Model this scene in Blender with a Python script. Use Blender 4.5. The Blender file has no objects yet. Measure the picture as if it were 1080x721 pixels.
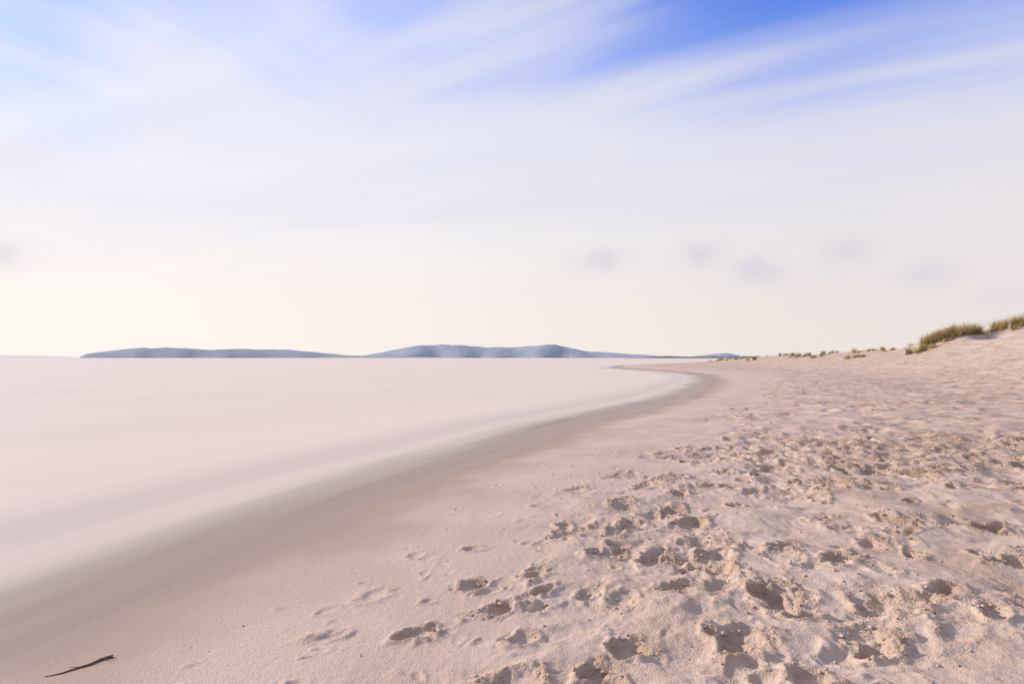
import bpy, math, time, numpy as np
from mathutils import Vector
rng = np.random.default_rng(7)
scene = bpy.context.scene

# ---------------------------------------------------------------- helpers
_P = np.random.default_rng(3).permutation(1024).astype(np.int32)
_A = np.random.default_rng(4).random(1024)*2*np.pi
_GX = np.cos(_A).astype(np.float32); _GY = np.sin(_A).astype(np.float32)
def pn(x, y, seed=0):
    x = np.asarray(x, np.float32)+seed*17.37; y = np.asarray(y, np.float32)+seed*9.71
    xf = np.floor(x); yf = np.floor(y)
    xi = xf.astype(np.int32) & 1023; yi = yf.astype(np.int32) & 1023
    fx = x-xf; fy = y-yf
    u = fx*fx*fx*(fx*(fx*6-15)+10); v = fy*fy*fy*(fy*(fy*6-15)+10)
    x1 = (xi+1) & 1023
    def g(a, b, dx, dy):
        h = _P[(_P[a]+b) & 1023]
        return _GX[h]*dx+_GY[h]*dy
    n00 = g(xi, yi, fx, fy); n10 = g(x1, yi, fx-1, fy)
    n01 = g(xi, yi+1, fx, fy-1); n11 = g(x1, yi+1, fx-1, fy-1)
    a = n00+u*(n10-n00); b = n01+u*(n11-n01)
    return (a+v*(b-a))*1.4
def fbm(x, y, oct=3, seed=0, gain=.5):
    t = 0; a = 1
    for i in range(oct):
        t = t+a*pn(x*2**i, y*2**i, seed+i*3); a *= gain
    return t
def sst(a, b, x):
    t = np.clip((x-a)/(b-a), 0, 1); return t*t*(3-2*t)

# ---------------------------------------------------------------- shoreline and land shape (metres, water level z=0)
SH = np.array([(-14,-80),(-6,-30),(-3.6,-4),(-2.95,1.2),(-2.66,3.07),(-2.42,3.87),(-2.02,5.25),(-1.50,6.71),(-0.55,8.9),
      (1.35,13.1),(5.35,20),(11.6,34),(16.8,50),(18.0,66),(16.2,86),(21,110),(48,160),(147,350),(430,1000),(5200,12000)], float)
_y = SH[:,1]; _x = SH[:,0]
_m = np.gradient(_x, _y)
_fy = np.unique(np.concatenate([np.linspace(-80,20,700), np.geomspace(20,12000,900)]))
def _herm(q):
    i = np.clip(np.searchsorted(_y, q)-1, 0, len(_y)-2)
    h = _y[i+1]-_y[i]; t = (q-_y[i])/h
    return ((2*t**3-3*t**2+1)*_x[i]+(t**3-2*t**2+t)*h*_m[i]+(-2*t**3+3*t**2)*_x[i+1]+(t**3-t**2)*h*_m[i+1])
_fx = _herm(_fy); _fd = np.gradient(_fx, _fy)
def shore_s(x, y):
    xs = np.interp(y, _fy, _fx); d = np.interp(y, _fy, _fd)
    w = 0.10*pn(y*0.35, y*0+3.3, 5)*np.clip(y/6,0.3,6)*0.6
    return (x-xs-w)/np.sqrt(1+d*d)
def base_height(x, y, s):
    z = np.where(s > 0, 0.36*(1-np.exp(-np.maximum(s,0)/4.5))+0.02*np.minimum(np.maximum(s,0),14)*0.7,
                 np.maximum(s*0.06, -2.5))
    ridge = np.interp(y, [-60,20,45,52,60,87,120,300,2000], [3.8,3.6,3.3,2.85,2.35,1.3,1.05,1.3,3.0])
    und = 1+0.16*pn(x*0.09, y*0.06, 11)+0.07*pn(x*0.3, y*0.22, 12)
    far = np.clip((y-110)/200, 0, 1)
    z = z+ridge*und*sst(9, 28+far*30, s)*np.where(s > 0, 1, 0)
    def mound(cx, cy, rx, ry, h):
        return h*np.exp(-(((x-cx)/rx)**2+((y-cy)/ry)**2)**1.4)
    z = z+mound(40.6,52,2.3,2.8,0.80)+mound(38.2,51.5,1.4,2,0.30)+mound(45.8,51,2.6,3,0.80)+mound(43.0,58,2.0,3,0.5)
    z = z-mound(41.6,49.4,1.3,1.2,0.60)
    return z

def axis_up(a, hi, d0, k, brk, k2):
    o = [a]
    while o[-1] < hi:
        v = o[-1]
        o.append(v+(max(d0, k*v) if v < brk else k2*v))
    return o
fine0 = -2.9
left = []; v = fine0; st = .012
while v > -9000:
    v -= st; st *= 1.10; left.append(v)
xa = np.array(left[::-1]+axis_up(fine0, 9000, .0082, .0044, 46, .05), np.float64)
back = []; v = 1.7; st = .015
while v > -75:
    v -= st; st *= 1.08; back.append(v)
ya = np.array(back[::-1]+axis_up(1.7, 11500, .0082, .0042, 32, .014), np.float64)
print("grid", len(xa), len(ya))
X, Y = np.meshgrid(xa, ya)
S = shore_s(X, Y).astype(np.float32)
Z = base_height(X, Y, S)
D = np.zeros_like(S)

iy1 = np.searchsorted(ya, 75.0); iy0 = np.searchsorted(ya, -6.0)
ix0 = np.searchsorted(xa, -6.0); ix1 = np.searchsorted(xa, 75.0)
sl = (slice(iy0, iy1), slice(ix0, ix1))
x = X[sl].astype(np.float32); y = Y[sl].astype(np.float32); s = S[sl]
dens = sst(1.7, 4.2, s+0.9*pn(x*.6, y*.6, 21))
rough = dens*(1-0.20*sst(14, 26, s))
def patchf(x, y): return sst(-0.50, 0.40, pn(x*0.42, y*0.30, 31)+0.5*pn(x*1.3, y*1.1, 32)+0.08)
patch = patchf(x, y)
Zs = Z[sl]
Zs += 0.048*rough*fbm(x*1.0, y*1.0, 2, 41)
wxp = .35*pn(x*2.2, y*2.2, 40)
Zs += 0.046*rough*(.40+.60*patch)*fbm(x*2.2+wxp, y*2.2-wxp, 3, 45, .5)
Zs += 0.0040*fbm(x*1.8, y*1.8, 2, 47)*sst(0.0, 1.0, s)
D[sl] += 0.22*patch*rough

def stamp(cx, cy, ang, a, b, dep, rim, seed):
    R = 2.4*max(a, b)
    j0, j1 = np.searchsorted(xa, [cx-R, cx+R]); i0, i1 = np.searchsorted(ya, [cy-R, cy+R])
    if i1-i0 < 3 or j1-j0 < 3: return
    xx = X[i0:i1, j0:j1]-cx; yy = Y[i0:i1, j0:j1]-cy
    u = xx*math.cos(ang)+yy*math.sin(ang); v = -xx*math.sin(ang)+yy*math.cos(ang)
    w = 1+0.42*pn(xx*6+seed, yy*6, 61)+0.24*pn(xx*18+seed, yy*18, 62)
    bb = b*(1+0.22*np.clip(u/a, -1, 1))
    r = np.sqrt((u/a)**2+(v/bb)**2)*w
    floor = 1-sst(0.40, 1.08, r)
    floor = floor*(0.75+0.4*np.clip(-u/a, -1, 1))
    ring = np.exp(-((r-1.30)/0.28)**2)*(0.4+0.6*np.clip(-u/a*0.8, -1, 1)+1.0*pn(xx*9+seed, yy*9, 63))
    Z[i0:i1, j0:j1] += -dep*floor+rim*ring
    dd = np.exp(-((r-0.9)/0.55)**2)
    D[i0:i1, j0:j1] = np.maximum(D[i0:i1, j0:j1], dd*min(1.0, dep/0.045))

def px2w(px, py, zc=0.27):   # survey of the prints seen on the beach -> metres
    d = (1.6-zc)*600/(py-377); return (px-540)/600*d, d
marks = [(565,590,1.1),(500,597,.8),(527,622,.9),(440,643,.8),(690,580,1.4),(655,520,1.3),(665,546,1.3),(770,668,1.1),
 (862,546,1.3),(625,690,1.2),(664,668,1.1),(808,624,1.4),(990,632,1.6),(1002,522,1.6),(755,595,1.0),(1045,655,1.4),(485,712,1.1),
 (720,612,1.),(880,590,1.2),(920,680,1.2),(555,655,.6),(1040,560,1.5),(940,555,1.2),(730,545,1.3),(820,575,1.2),(600,550,.7),
 (545,700,.7),(850,712,1.2),(1070,600,1.3),(700,500,1.1),(790,515,1.2),(345,640,.4),(500,560,.45),(620,610,.6),(395,600,.3),(440,562,.3),
 (800,455,1.3),(770,462,1.2),(830,462,1.2),(745,470,1.2),(900,480,1.2),(960,490,1.2),(1040,500,1.3)]
n = 0
for (px, py, k) in marks:
    cx, cy = px2w(px, py)
    a_ = rng.uniform(.10, .14)*(1+.25*(py < 560))*min(1, .6+.5*k)
    stamp(cx, cy, rng.normal(.9, .6)+math.pi*(rng.random() < .4), a_, a_*rng.uniform(.5,.75), .054*k, .016*k, n*3.1); n += 1
# faint scuffs on the firm sand
for i in range(150):
    cy = 1.9+9*rng.random()**1.3; cs = rng.uniform(1.0, 3.4)
    cx = float(np.interp(cy, _fy, _fx))+cs*math.sqrt(1+float(np.interp(cy, _fy, _fd))**2)
    k = rng.uniform(.15, .42)*min(1, cs/2.2); a_ = rng.uniform(.03, .085)
    stamp(cx, cy, rng.normal(.6, .9), a_, a_*rng.uniform(.3,.7), .035*k, .020*k, n*3.1); n += 1
for i in range(11000):
    cy = -2+ (rng.random()**1.3)*62 if i > 2000 else rng.uniform(1.5, 9)
    cs = rng.uniform(2.0, 36) if i > 2000 else rng.uniform(2.0, 11)
    cx = float(np.interp(cy, _fy, _fx))+cs*math.sqrt(1+float(np.interp(cy, _fy, _fd))**2)
    if rng.random() > float(sst(1.9, 4.6, cs))*(0.22+.75*float(patchf(cx, cy))): continue
    k = .2+1.15*rng.random()**1.6
    a_ = rng.uniform(.06,.18)*(1+.014*cy)
    stamp(cx, cy, rng.normal(1.0, 1.1)+math.pi*(rng.random() < .5), a_, a_*rng.uniform(.4,.85), .042*k*(1+.014*cy), .014*k*(1+.01*cy), n*3.1); n += 1
Ds = D[sl]; Zs = Z[sl]
c1 = fbm(x*10, y*10, 3, 81, .6); c2 = pn(x*32, y*32, 91)
cl = sst(-0.02, 0.36, c1+0.35*c2)
m = np.clip(Ds*1.35-0.20, 0, 1)*(.20+.80*sst(-.2,.40,pn(x*2.2,y*2.2,84)))
Zs += m*(0.016*cl+0.007*c2*cl)
c3 = fbm(x*5, y*5, 3, 95, .6)
Zs += rough*(.5+.5*patch)*(0.011*c3+0.006*np.abs(pn(x*16, y*16, 92)))
Zs += 0.0018*pn(x*22, y*22, 97)*sst(.8, 2.0, s)
Zs += 0.006*sst(.2,.5, pn(x*7,y*7,98))*sst(.9,2.2,s)*sst(0.1,.5,pn(x*1.3,y*1.3,99)+.2)
D[sl] = np.clip(Ds+.2*rough*sst(.0,.6,c3), 0, 1)

def grid_mesh(name, X, Y, Z, attrs):
    ny, nx = X.shape
    co = np.empty((ny*nx, 3), np.float32); co[:,0] = X.ravel(); co[:,1] = Y.ravel(); co[:,2] = Z.ravel()
    idx = np.arange(ny*nx, dtype=np.int32).reshape(ny, nx)
    q = np.stack([idx[:-1,:-1], idx[:-1,1:], idx[1:,1:], idx[1:,:-1]], -1).reshape(-1, 4)
    return poly_mesh(name, co, q, 4, True, attrs)
def poly_mesh(name, co, faces_arr, k, smooth=False, attrs=None):
    me = bpy.data.meshes.new(name)
    me.vertices.add(len(co)); me.vertices.foreach_set("co", np.ascontiguousarray(co, np.float32).ravel())
    q = np.ascontiguousarray(faces_arr, np.int32)
    me.loops.add(q.size); me.loops.foreach_set("vertex_index", q.ravel())
    me.polygons.add(len(q)); me.polygons.foreach_set("loop_start", np.arange(0, q.size, k, dtype=np.int32))
    me.update(calc_edges=True)
    if smooth: me.polygons.foreach_set("use_smooth", np.ones(len(q), bool))
    for kk, a in (attrs or {}).items():
        at = me.attributes.new(kk, 'FLOAT', 'POINT'); at.data.foreach_set("value", np.ascontiguousarray(a, np.float32).ravel())
    ob = bpy.data.objects.new(name, me); scene.collection.objects.link(ob)
    return ob
def surf_z(px, py):
    i = np.clip(np.searchsorted(ya, py), 0, len(ya)-1); j = np.clip(np.searchsorted(xa, px), 0, len(xa)-1)
    return Z[i, j]

# ---------------------------------------------------------------- node helper
class NT:
    def __init__(s, tree): s.t = tree; s.n = tree.nodes; s.l = tree.links
    def put(s, sock, v):
        if isinstance(v, bpy.types.NodeSocket): s.l.new(v, sock)
        elif v is not None: sock.default_value = v
    def math(s, op, a, b=None, c=None, clamp=False):
        n = s.n.new('ShaderNodeMath'); n.operation = op; n.use_clamp = clamp
        s.put(n.inputs[0], a)
        if b is not None: s.put(n.inputs[1], b)
        if c is not None: s.put(n.inputs[2], c)
        return n.outputs[0]
    def ss(s, v, a, b, o0=0., o1=1.):
        n = s.n.new('ShaderNodeMapRange'); n.interpolation_type = 'SMOOTHSTEP'
        s.put(n.inputs[0], v); n.inputs[1].default_value = a; n.inputs[2].default_value = b
        n.inputs[3].default_value = o0; n.inputs[4].default_value = o1
        return n.outputs[0]
    def noise(s, vec, scale, detail=2, rough=.5, dist=0.):
        n = s.n.new('ShaderNodeTexNoise'); s.put(n.inputs['Vector'], vec)
        n.inputs['Scale'].default_value = scale; n.inputs['Detail'].default_value = detail
        n.inputs['Roughness'].default_value = rough; n.inputs['Distortion'].default_value = dist
        return n.outputs['Fac']
    def mix(s, f, a, b, mode='MIX'):
        n = s.n.new('ShaderNodeMix'); n.data_type = 'RGBA'; n.blend_type = mode
        s.put(n.inputs[0], f); 
        s.put(n.inputs[6], a if not isinstance(a, tuple) else (*a, 1)); s.put(n.inputs[7], b if not isinstance(b, tuple) else (*b, 1))
        return n.outputs[2]
    def comb(s, a, b, c=0.):
        n = s.n.new('ShaderNodeCombineXYZ'); s.put(n.inputs[0], a); s.put(n.inputs[1], b); s.put(n.inputs[2], c); return n.outputs[0]
    def attr(s, name):
        n = s.n.new('ShaderNodeAttribute'); n.attribute_name = name; return n.outputs['Fac']
    def scale(s, v, k):
        n = s.n.new('ShaderNodeVectorMath'); n.operation = 'SCALE'; s.put(n.inputs[0], v); s.put(n.inputs['Scale'], k); return n.outputs[0]
    def ramp(s, f, pts):
        n = s.n.new('ShaderNodeValToRGB'); s.put(n.inputs[0], f); e = n.color_ramp.elements
        while len(e) < len(pts): e.new(.5)
        for k, (p, c) in enumerate(pts): e[k].position = p; e[k].color = (*c, 1)
        return n.outputs[0]
def mat(name):
    m = bpy.data.materials.new(name); m.use_nodes = True
    t = NT(m.node_tree); b = m.node_tree.nodes['Principled BSDF']; o = m.node_tree.nodes['Material Output']
    return m, t, b, o

# ---------------------------------------------------------------- sand
m_sand, t, b, o = mat("beach_sand")
co = t.n.new('ShaderNodeTexCoord').outputs['Object']
sA = t.attr('s'); dA = t.attr('d')
big = t.noise(co, .9, 2, .55); mid = t.noise(co, 7, 3, .6); fine = t.noise(co, 90, 2, .7); grain = t.noise(co, 420, 1, .7)
crust = t.mix(t.ss(big, .35, .65), (.58,.458,.39), (.655,.53,.46))
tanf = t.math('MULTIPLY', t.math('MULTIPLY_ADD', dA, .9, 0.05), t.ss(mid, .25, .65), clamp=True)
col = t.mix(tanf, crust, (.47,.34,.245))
drift = t.noise(co, 1.5, 4, .68)
col = t.mix(t.math('MULTIPLY', t.ss(drift, .47, .62), t.ss(sA, 3., 7., 0., .8)), col, (.385,.275,.20))
col = t.mix(t.ss(fine, .3, .72), t.mix(.22, col, (.25,.18,.13)), col)
col = t.mix(t.ss(grain, .34, .5, .42, 0.), col, (.20,.15,.11))
col = t.mix(t.ss(grain, .58, .75, 0., .35), col, (.82,.74,.65))
sw = t.math('ADD', sA, t.math('MULTIPLY_ADD', big, .9, -.45))
wet = t.ss(sw, -.1, 1.6, 1., 0.)
wetc = t.mix(t.ss(fine, .3, .7), (.285,.20,.16), (.34,.25,.205))
col = t.mix(wet, col, wetc)
t.put(b.inputs['Base Color'], col)
t.put(b.inputs['Roughness'], t.math('MULTIPLY_ADD', t.ss(sw, -.1, .9, 1., 0.), -.55, .92))
b.inputs['Specular IOR Level'].default_value = .25
bh = t.math('ADD', t.math('MULTIPLY', grain, .0018), t.math('MULTIPLY', fine, .0080))
bh = t.math('ADD', bh, t.math('MULTIPLY', t.math('MULTIPLY', t.noise(co, 28, 3, .65), .030), t.math('MULTIPLY_ADD', dA, .9, .18)))
bh = t.math('MULTIPLY', bh, t.math('MULTIPLY_ADD', wet, -.8, 1.))
bp = t.n.new('ShaderNodeBump'); bp.inputs['Strength'].default_value = .85; bp.inputs['Distance'].default_value = 1.
t.put(bp.inputs['Height'], bh); t.put(b.inputs['Normal'], bp.outputs[0])
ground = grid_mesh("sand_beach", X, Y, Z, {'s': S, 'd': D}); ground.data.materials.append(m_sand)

# ---------------------------------------------------------------- sea (silky surf, thins out over the sand)
wx = [-3.2]
while wx[-1] < 24: wx.append(wx[-1]+.08)
while wx[-1] < 16000: wx.append(wx[-1]*1.15)
l = [-3.26]
while l[-1] > -16: l.append(l[-1]-.12)
while l[-1] > -20000: l.append(l[-1]*1.15)
wx = np.array(l[::-1]+wx)
wy = [0.]
while wy[-1] < 24: wy.append(wy[-1]+.08)
while wy[-1] < 110: wy.append(wy[-1]*1.006)
while wy[-1] < 30000: wy.append(wy[-1]*1.05)
l = [-.1]
while l[-1] > -75: l.append(l[-1]*1.12)
wy = np.array(l[::-1]+wy)
WX, WY = np.meshgrid(wx, wy); WS = shore_s(WX, np.clip(WY, -80, 12000))
m_sea, t, b, o = mat("silky_sea_water")
sA = t.attr('s'); co = t.n.new('ShaderNodeTexCoord').outputs['Object']
sep = t.n.new('ShaderNodeSeparateXYZ'); t.put(sep.inputs[0], co)
st1 = t.noise(t.comb(t.math('MULTIPLY', sA, 1.8), t.math('MULTIPLY', sep.outputs[1], .18)), 1.0, 3, .55, .3)
st2 = t.noise(t.comb(t.math('MULTIPLY', sA, .3), t.math('MULTIPLY', sep.outputs[1], .05)), 1.0, 1, .5)
se = t.math('ADD', sA, t.math('MULTIPLY_ADD', st1, .9, -.45))
foam = t.math('MULTIPLY', t.ss(se, -2.2, -.9), t.ss(se, -.9, .1, 1., .0))
wc = t.mix(t.ss(st2, .35, .65), (.685,.575,.475), (.71,.60,.50))
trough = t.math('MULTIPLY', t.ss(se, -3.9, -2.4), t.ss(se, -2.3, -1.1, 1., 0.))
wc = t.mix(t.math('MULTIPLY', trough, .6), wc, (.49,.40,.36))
wc = t.mix(t.math('MULTIPLY', foam, t.ss(st1, .3, .65, .10, .4)), wc, (.82,.71,.60))
t.put(b.inputs['Base Color'], wc)
b.inputs['Roughness'].default_value = .34; b.inputs['IOR'].default_value = 1.33
tr = t.n.new('ShaderNodeBsdfTransparent'); mx = t.n.new('ShaderNodeMixShader')
al = t.math('MULTIPLY', t.ss(se, .35, -1.9, 0., 1.), t.ss(sA, .1, -.3, 0., 1.))
t.put(mx.inputs[0], al); t.l.new(tr.outputs[0], mx.inputs[1]); t.l.new(b.outputs[0], mx.inputs[2]); t.l.new(mx.outputs[0], o.inputs[0])
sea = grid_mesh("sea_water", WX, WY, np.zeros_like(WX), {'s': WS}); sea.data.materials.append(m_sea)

# ---------------------------------------------------------------- hills across the bay
def hill(name, prof, R, depth, c1, c2, c3, seed, rx=260):
    prof = np.array(prof, float)
    hx = (prof[:,0]-540)/600*R; hz = (377-prof[:,1])/600*R
    gx = np.linspace(hx[0], hx[-1], rx*2); gw = np.linspace(-1, 1, 40)
    GX, GW = np.meshgrid(gx, gw)
    H0 = np.interp(gx, hx, hz); k = np.ones(11)/11
    H0 = np.convolve(np.pad(H0, 5, mode='edge'), k, 'valid')
    H = np.interp(GX, gx, H0)*(np.cos(GW*math.pi/2)**.8)
    sc = 1/(R*.03)
    H = H*(1+.06*fbm(GX*sc, GW*depth*sc, 3, seed))+R*.00025*fbm(GX*sc*6, GW*depth*sc*6, 2, seed+5)*np.clip(H/(R*.004),0,1)
    GY = R+GW*depth+R*.02*pn(GX*sc*.5, GW*0, seed+9)
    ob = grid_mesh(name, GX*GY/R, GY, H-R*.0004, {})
    m, t, b, o = mat(name+"_hazed_scrub"); co = t.n.new('ShaderNodeTexCoord').outputs['Object']
    n1 = t.noise(co, 12/R, 4, .6); n2 = t.noise(co, 60/R, 3, .65)
    c = t.mix(t.ss(n1, .35, .65), c1, c2); c = t.mix(t.ss(n2, .56, .66, 0., .6), c, c3)  # scrub patches, with aerial haze painted into the pale blue-grey colours
    t.put(b.inputs['Base Color'], c); b.inputs['Roughness'].default_value = 1; b.inputs['Specular IOR Level'].default_value = 0
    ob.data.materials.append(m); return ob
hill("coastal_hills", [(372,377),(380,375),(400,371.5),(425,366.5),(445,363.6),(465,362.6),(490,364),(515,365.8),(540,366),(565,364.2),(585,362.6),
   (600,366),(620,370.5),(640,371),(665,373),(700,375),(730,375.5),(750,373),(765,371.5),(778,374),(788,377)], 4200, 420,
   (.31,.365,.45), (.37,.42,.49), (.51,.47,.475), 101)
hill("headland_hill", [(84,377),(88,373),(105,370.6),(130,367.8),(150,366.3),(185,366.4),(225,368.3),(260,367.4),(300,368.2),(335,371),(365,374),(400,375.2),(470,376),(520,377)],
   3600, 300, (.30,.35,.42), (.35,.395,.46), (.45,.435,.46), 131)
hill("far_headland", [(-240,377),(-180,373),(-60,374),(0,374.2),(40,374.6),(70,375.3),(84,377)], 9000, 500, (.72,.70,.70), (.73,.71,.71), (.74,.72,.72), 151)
def treeline():
    R = 1700.
    n = 900; gx = np.linspace((655-540)/600*R, (800-540)/600*R, n); gw = np.linspace(-1, 1, 9)
    GX, GW = np.meshgrid(gx, gw)
    tp = np.clip((gx-gx[0])/120, 0, 1)
    h = 5.0*tp*(1+.35*fbm(GX/18, GW*3, 3, 171)+.5*np.clip(pn(GX/60, GW, 175), -.3, 1))
    H = h*np.clip(1.1-np.abs(GW)**4*1.2, 0, 1)-.5
    ob = grid_mesh("distant_pine_woods", GX, R+GW*40, H, {})
    m, t, b, o = mat("distant_pines"); co = t.n.new('ShaderNodeTexCoord').outputs['Object']
    c = t.mix(t.noise(co, .05, 3, .6), (.13,.16,.20), (.24,.26,.28))
    t.put(b.inputs['Base Color'], c); b.inputs['Roughness'].default_value = 1; b.inputs['Specular IOR Level'].default_value = 0
    ob.data.materials.append(m)
treeline()

# ---------------------------------------------------------------- marram grass on the dunes
def blades(cx, cy, hgt, wid):
    n = len(cx); z0 = surf_z(cx, cy)-.03
    az = rng.random(n)*2*np.pi; lean = rng.uniform(.1, .95, n)*hgt; fa = rng.random(n)*np.pi
    wxv = np.cos(fa)*wid/2; wyv = np.sin(fa)*wid/2
    pts = []
    for k, f in enumerate([0, .4, .75, 1.]):
        ox = cx+np.cos(az)*lean*f**2+.2*hgt*f*f; oy = cy+np.sin(az)*lean*f**2
        oz = z0+hgt*(f-.3*f*f*lean/hgt)
        w = [1, .85, .55, .08][k]
        pts.append(np.stack([ox-wxv*w, oy-wyv*w, oz], -1)); pts.append(np.stack([ox+wxv*w, oy+wyv*w, oz], -1))
    co = np.stack(pts, 1).reshape(-1, 3)
    base = (np.arange(n)*8)[:,None]
    f = np.stack([base+np.array([[0,1,3,2]]), base+np.array([[2,3,5,4]]), base+np.array([[4,5,7,6]])], 1).reshape(-1, 4)
    return co, f, np.repeat(rng.random(n), 8)
m_gr, t, b, o = mat("marram_grass")
r = t.attr('r'); co = t.n.new('ShaderNodeTexCoord').outputs['Object']
r2 = t.math('ADD', t.math('MULTIPLY', r, .45), t.math('MULTIPLY', t.noise(co, 1.6, 2), .6))
t.put(b.inputs['Base Color'], t.ramp(r2, [(.2,(.08,.08,.03)), (.42,(.23,.19,.07)), (.6,(.42,.31,.13)), (.85,(.60,.46,.23))]))
b.inputs['Roughness'].default_value = .7; b.inputs['Specular IOR Level'].default_value = .2
def grass(name, spots):
    C = []; F = []; Rr = []; off = 0
    for (cx, cy, rx, ry, n, h) in spots:
        nt = max(3, n//110)
        a = rng.random(nt)*2*np.pi; rr = np.sqrt(rng.random(nt))
        tx = cx+np.cos(a)*rr*rx; ty = cy+np.sin(a)*rr*ry; th = rng.uniform(.40, 1.35, nt)
        k = rng.integers(0, nt, n)
        bx = tx[k]+rng.normal(0, .10, n); by = ty[k]+rng.normal(0, .10, n)
        co, f, r = blades(bx, by, h*th[k]*rng.uniform(.5, 1.15, n), np.full(n, .024))
        C.append(co); F.append(f+off); Rr.append(np.clip(r*.6+np.repeat((k*37%100)/100*.5, 8), 0, 1)); off += len(co)
    ob = poly_mesh(name, np.concatenate(C), np.concatenate(F), 4, False, {'r': np.concatenate(Rr)})
    ob.data.materials.append(m_gr)
grass("marram_grass", [(40.2,52.2,2.4,1.6,7200,1.05),(37.6,51.4,1.7,.9,1500,.8),(43.2,53,1.5,1,2200,.95)])
grass("marram_grass", [(46.0,51,2.8,1.8,6500,1.05),(44.4,55,1.8,2,2200,.85)])
sp = []
for i in range(85):
    yy = 56*(3.6**rng.random())
    xx = float(np.interp(yy, _fy, _fx))+(rng.uniform(17, 31))*math.sqrt(1+float(np.interp(yy, _fy, _fd))**2)
    sp.append((xx, yy, rng.uniform(.5,1.6)*yy/70, rng.uniform(.5,1.5), int(rng.uniform(100, 320)), rng.uniform(.3,.6)))
grass("dune_scrub", sp)

# ---------------------------------------------------------------- loose crumbs of sand, stick, debris
def crumbs(name, n, mtl, size, filt):
    phi = (1+5**.5)/2
    iv = np.array([(-1,phi,0),(1,phi,0),(-1,-phi,0),(1,-phi,0),(0,-1,phi),(0,1,phi),(0,-1,-phi),(0,1,-phi),(phi,0,-1),(phi,0,1),(-phi,0,-1),(-phi,0,1)])/1.9
    fi = np.array([(0,11,5),(0,5,1),(0,1,7),(0,7,10),(0,10,11),(1,5,9),(5,11,4),(11,10,2),(10,7,6),(7,1,8),(3,9,4),(3,4,2),(3,2,6),(3,6,8),(3,8,9),(4,9,5),(2,4,11),(6,2,10),(8,6,7),(9,8,1)])
    px, py = filt(n); n = len(px)
    sz = size[0]+(size[1]-size[0])*rng.random(n)**3
    v = iv[None]*(1+rng.uniform(-.3, .3, (n, 12, 1)))*sz[:,None,None]*np.stack([rng.uniform(.7,1.3,n), rng.uniform(.7,1.3,n), rng.uniform(.5,.9,n)], -1)[:,None,:]
    v[:,:,0] += px[:,None]; v[:,:,1] += py[:,None]; v[:,:,2] += (surf_z(px, py)+sz*.15)[:,None]
    f = (fi[None]+(np.arange(n)*12)[:,None,None]).reshape(-1, 3)
    ss_ = np.repeat(shore_s(px, py), 12)
    ob = poly_mesh(name, v.reshape(-1, 3), f, 3, True, {'s': ss_, 'd': np.full(n*12, .6)}); ob.data.materials.append(mtl)
def f1(n):
    px = rng.uniform(-2, 8, n*3); py = rng.uniform(1.8, 9, n*3)
    i = np.clip(np.searchsorted(ya, py), 0, len(ya)-1); j = np.clip(np.searchsorted(xa, px), 0, len(xa)-1)
    k = rng.random(n*3) < np.clip(D[i, j]*1.3-.2, 0.0, 1)*sst(1.6, 2.6, S[i, j])
    return px[k][:n], py[k][:n]
crumbs("sand_crumbs", 15000, m_sand, (.0025, .015), f1)
m_d, t, b, o = mat("dark_wood"); co = t.n.new('ShaderNodeTexCoord').outputs['Object']
t.put(b.inputs['Base Color'], t.mix(t.noise(co, 60, 4), (.07,.045,.03), (.20,.13,.09))); b.inputs['Roughness'].default_value = .8
def f2(n):
    px = rng.uniform(-2.3, 3, n); py = rng.uniform(2.0, 7, n); k = shore_s(px, py) > .5
    return px[k], py[k]
crumbs("seaweed_debris", 240, m_d, (.002, .007), f2)
def stick(name, pts, r0, r1, twigs):
    cu = bpy.data.curves.new(name, 'CURVE'); cu.dimensions = '3D'; cu.bevel_depth = 1; cu.bevel_resolution = 2; cu.use_fill_caps = True
    def add(p, a, bb):
        sp = cu.splines.new('POLY'); sp.points.add(len(p)-1)
        for i, (x_, y_, h_) in enumerate(p):
            sp.points[i].co = (x_, y_, float(surf_z(np.array([x_]), np.array([y_]))[0])+h_, 1)
            sp.points[i].radius = a+(bb-a)*i/(len(p)-1)
    add(pts, r0, r1)
    for tw in twigs: add(tw, r1*1.2, r1*.5)
    ob = bpy.data.objects.new(name, cu); scene.collection.objects.link(ob); cu.materials.append(m_d)
stick("driftwood_stick", [(-2.06,2.98,.006),(-2.10,2.96,.006),(-2.13,2.91,.005),(-2.17,2.89,.004),(-2.22,2.85,.003),(-2.29,2.83,.001)], .008, .002,
      [[(-2.10,2.96,.01),(-2.06,2.94,.010),(-2.03,2.96,.004)],[(-2.17,2.89,.006),(-2.23,2.90,.008)]])

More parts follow.
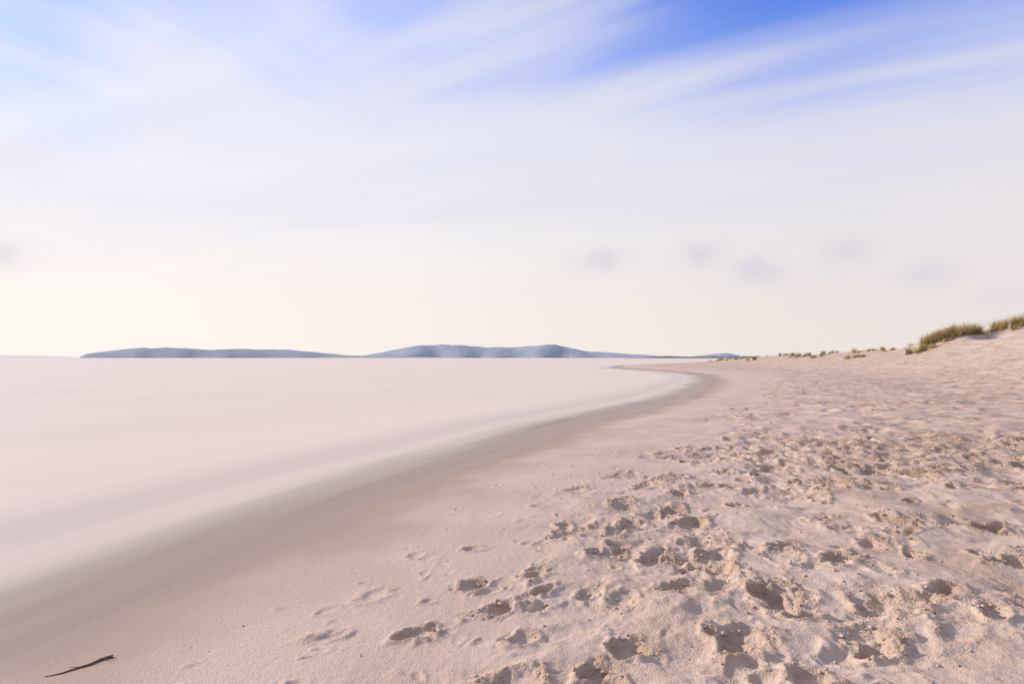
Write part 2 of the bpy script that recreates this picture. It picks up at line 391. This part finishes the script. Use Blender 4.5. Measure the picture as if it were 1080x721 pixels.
# ---------------------------------------------------------------- sky
w = bpy.data.worlds.new("World"); scene.world = w; w.use_nodes = True
t = NT(w.node_tree); bg = t.n['Background']
AZ = math.radians(-68); EL = math.radians(21)
sky = t.n.new('ShaderNodeTexSky'); sky.sky_type = 'NISHITA'; sky.sun_disc = False
sky.sun_elevation = EL; sky.sun_rotation = AZ % (2*math.pi); sky.ozone_density = 3.0; sky.dust_density = .3
dirn = t.n.new('ShaderNodeTexCoord').outputs['Generated']
sp_ = t.n.new('ShaderNodeSeparateXYZ'); t.put(sp_.inputs[0], dirn); dx, dy, dz = sp_.outputs
zc = t.math('ADD', t.math('MAXIMUM', dz, 0.), .18)
qx = t.math('DIVIDE', dx, zc); qy = t.math('DIVIDE', dy, zc)
def layer(az, k1, k2, off, detail=5, dist=.5):
    a = (math.sin(az), math.cos(az)); bb = (math.cos(az), -math.sin(az))
    al = t.math('ADD', t.math('MULTIPLY', qx, a[0]*k1), t.math('MULTIPLY', qy, a[1]*k1))
    ac = t.math('ADD', t.math('MULTIPLY', qx, bb[0]*k2), t.math('MULTIPLY', qy, bb[1]*k2))
    return t.noise(t.comb(al, ac, off), 1., detail, .5, dist)
LA = layer(math.radians(-58), .55, 1.9, 2.3, 3); LB = layer(math.radians(35), .6, 2.2, 7.1, 3)
LC = layer(math.radians(-60), 1.0, 7.0, 4.4, 3, .2); LD = layer(math.radians(35), 1.0, 6.0, 1.4, 3, .2)
side = t.ss(dx, -.55, -.05)
def lrp(a, b_): return t.math('ADD', t.math('MULTIPLY', a, side), t.math('MULTIPLY', b_, t.math('SUBTRACT', 1., side)))
nn = lrp(LA, LB); nf = lrp(LC, LD)
corner = t.math('MULTIPLY', t.ss(dx, -.46, -.60), .65)
rightb = t.ss(dx, -.05, .5, -.12, .52)
bl = t.math('ADD', t.math('MULTIPLY_ADD', dz, 4.2, -1.86), t.math('MULTIPLY_ADD', nn, 1.5, -.75))
bl = t.math('ADD', t.math('ADD', bl, t.math('MULTIPLY_ADD', nf, 1.0, -.5)), t.math('ADD', corner, rightb))
bl = t.math('MULTIPLY', t.math('MULTIPLY', t.ss(bl, -.40, 1.05), t.ss(dz, .18, .48)), t.ss(dz, .56, .75, 1., .15))
cloud = t.ramp(dz, [(0.,(.965,.88,.82)), (.1,(.95,.875,.84)), (.2,(.915,.875,.885)), (.32,(.84,.84,.925)), (.5,(.77,.79,.935)), (.7,(.82,.76,.70))])
lr = t.ss(dx, -.85, .75, 1.07, .89)
lr = t.math('MULTIPLY', lr, t.ss(dy, -.1, -.7, 1., .70))
cloud = t.scale(cloud, t.math('MULTIPLY', lr, 10.))
cloud = t.mix(t.ss(dx, .1, .8, 0., .5), cloud, t.mix(1., cloud, (.98,.96,1.03), 'MULTIPLY'))
veil = t.math('MULTIPLY', t.math('MULTIPLY', t.ss(layer(math.radians(-80), .5, 1.6, 9.9, 3), .40, .66), t.ss(dz, .08, .28)), .34)
cloud = t.mix(veil, cloud, (6.3,6.6,8.8))
puff = None
for (px, py, rx, ry, k) in [(635,275,.05,.022,.9),(738,272,.045,.024,1.),(803,284,.05,.022,1.),(890,272,.06,.028,.9),(975,290,.07,.022,.6),(5,268,.06,.02,.7),(1060,315,.08,.02,.5)]:
    v = Vector(((px-540)/600, 1, (377-py)/600)).normalized()
    azx = t.math('DIVIDE', dx, t.math('MAXIMUM', dy, .05))
    e1 = t.math('POWER', t.math('DIVIDE', t.math('SUBTRACT', azx, v.x/v.y), rx), 2.)
    e2 = t.math('POWER', t.math('DIVIDE', t.math('SUBTRACT', dz, v.z), ry), 2.)
    g = t.math('MULTIPLY', t.math('EXPONENT', t.math('MULTIPLY', t.math('ADD', e1, e2), -1.)), k)
    puff = g if puff is None else t.math('MAXIMUM', puff, g)
puff = t.math('MULTIPLY', puff, t.ss(t.noise(dirn, 12, 3, .55), .22, .62))
cloud = t.mix(t.math('MULTIPLY', puff, .75), cloud, (6.5,6.2,7.3))
skyc = t.mix(1., sky.outputs[0], (1.1,1.6,3.0), 'MULTIPLY')
t.put(bg.inputs[0], t.mix(bl, cloud, skyc)); bg.inputs[1].default_value = .1
w.cycles.sampling_method = 'MANUAL'; w.cycles.sample_map_resolution = 256

# ---------------------------------------------------------------- sun
sd = bpy.data.lights.new("sun", 'SUN'); sd.energy = 4.9; sd.angle = math.radians(2.0); sd.color = (1, .84, .66)
so = bpy.data.objects.new("sun", sd); scene.collection.objects.link(so)
dv = Vector((math.sin(AZ)*math.cos(EL), math.cos(AZ)*math.cos(EL), math.sin(EL)))
so.rotation_euler = dv.to_track_quat('Z', 'Y').to_euler()

# ---------------------------------------------------------------- camera
cd = bpy.data.cameras.new("camera"); cam = bpy.data.objects.new("camera", cd); scene.collection.objects.link(cam)
cd.lens = 20; cd.sensor_width = 36; cd.clip_start = .05; cd.clip_end = 60000
cam.location = (0, 0, 1.6); cam.rotation_euler = (math.radians(90+1.575), 0, 0); scene.camera = cam
scene.view_settings.view_transform = 'Standard'; scene.view_settings.look = 'None'; scene.view_settings.exposure = 0
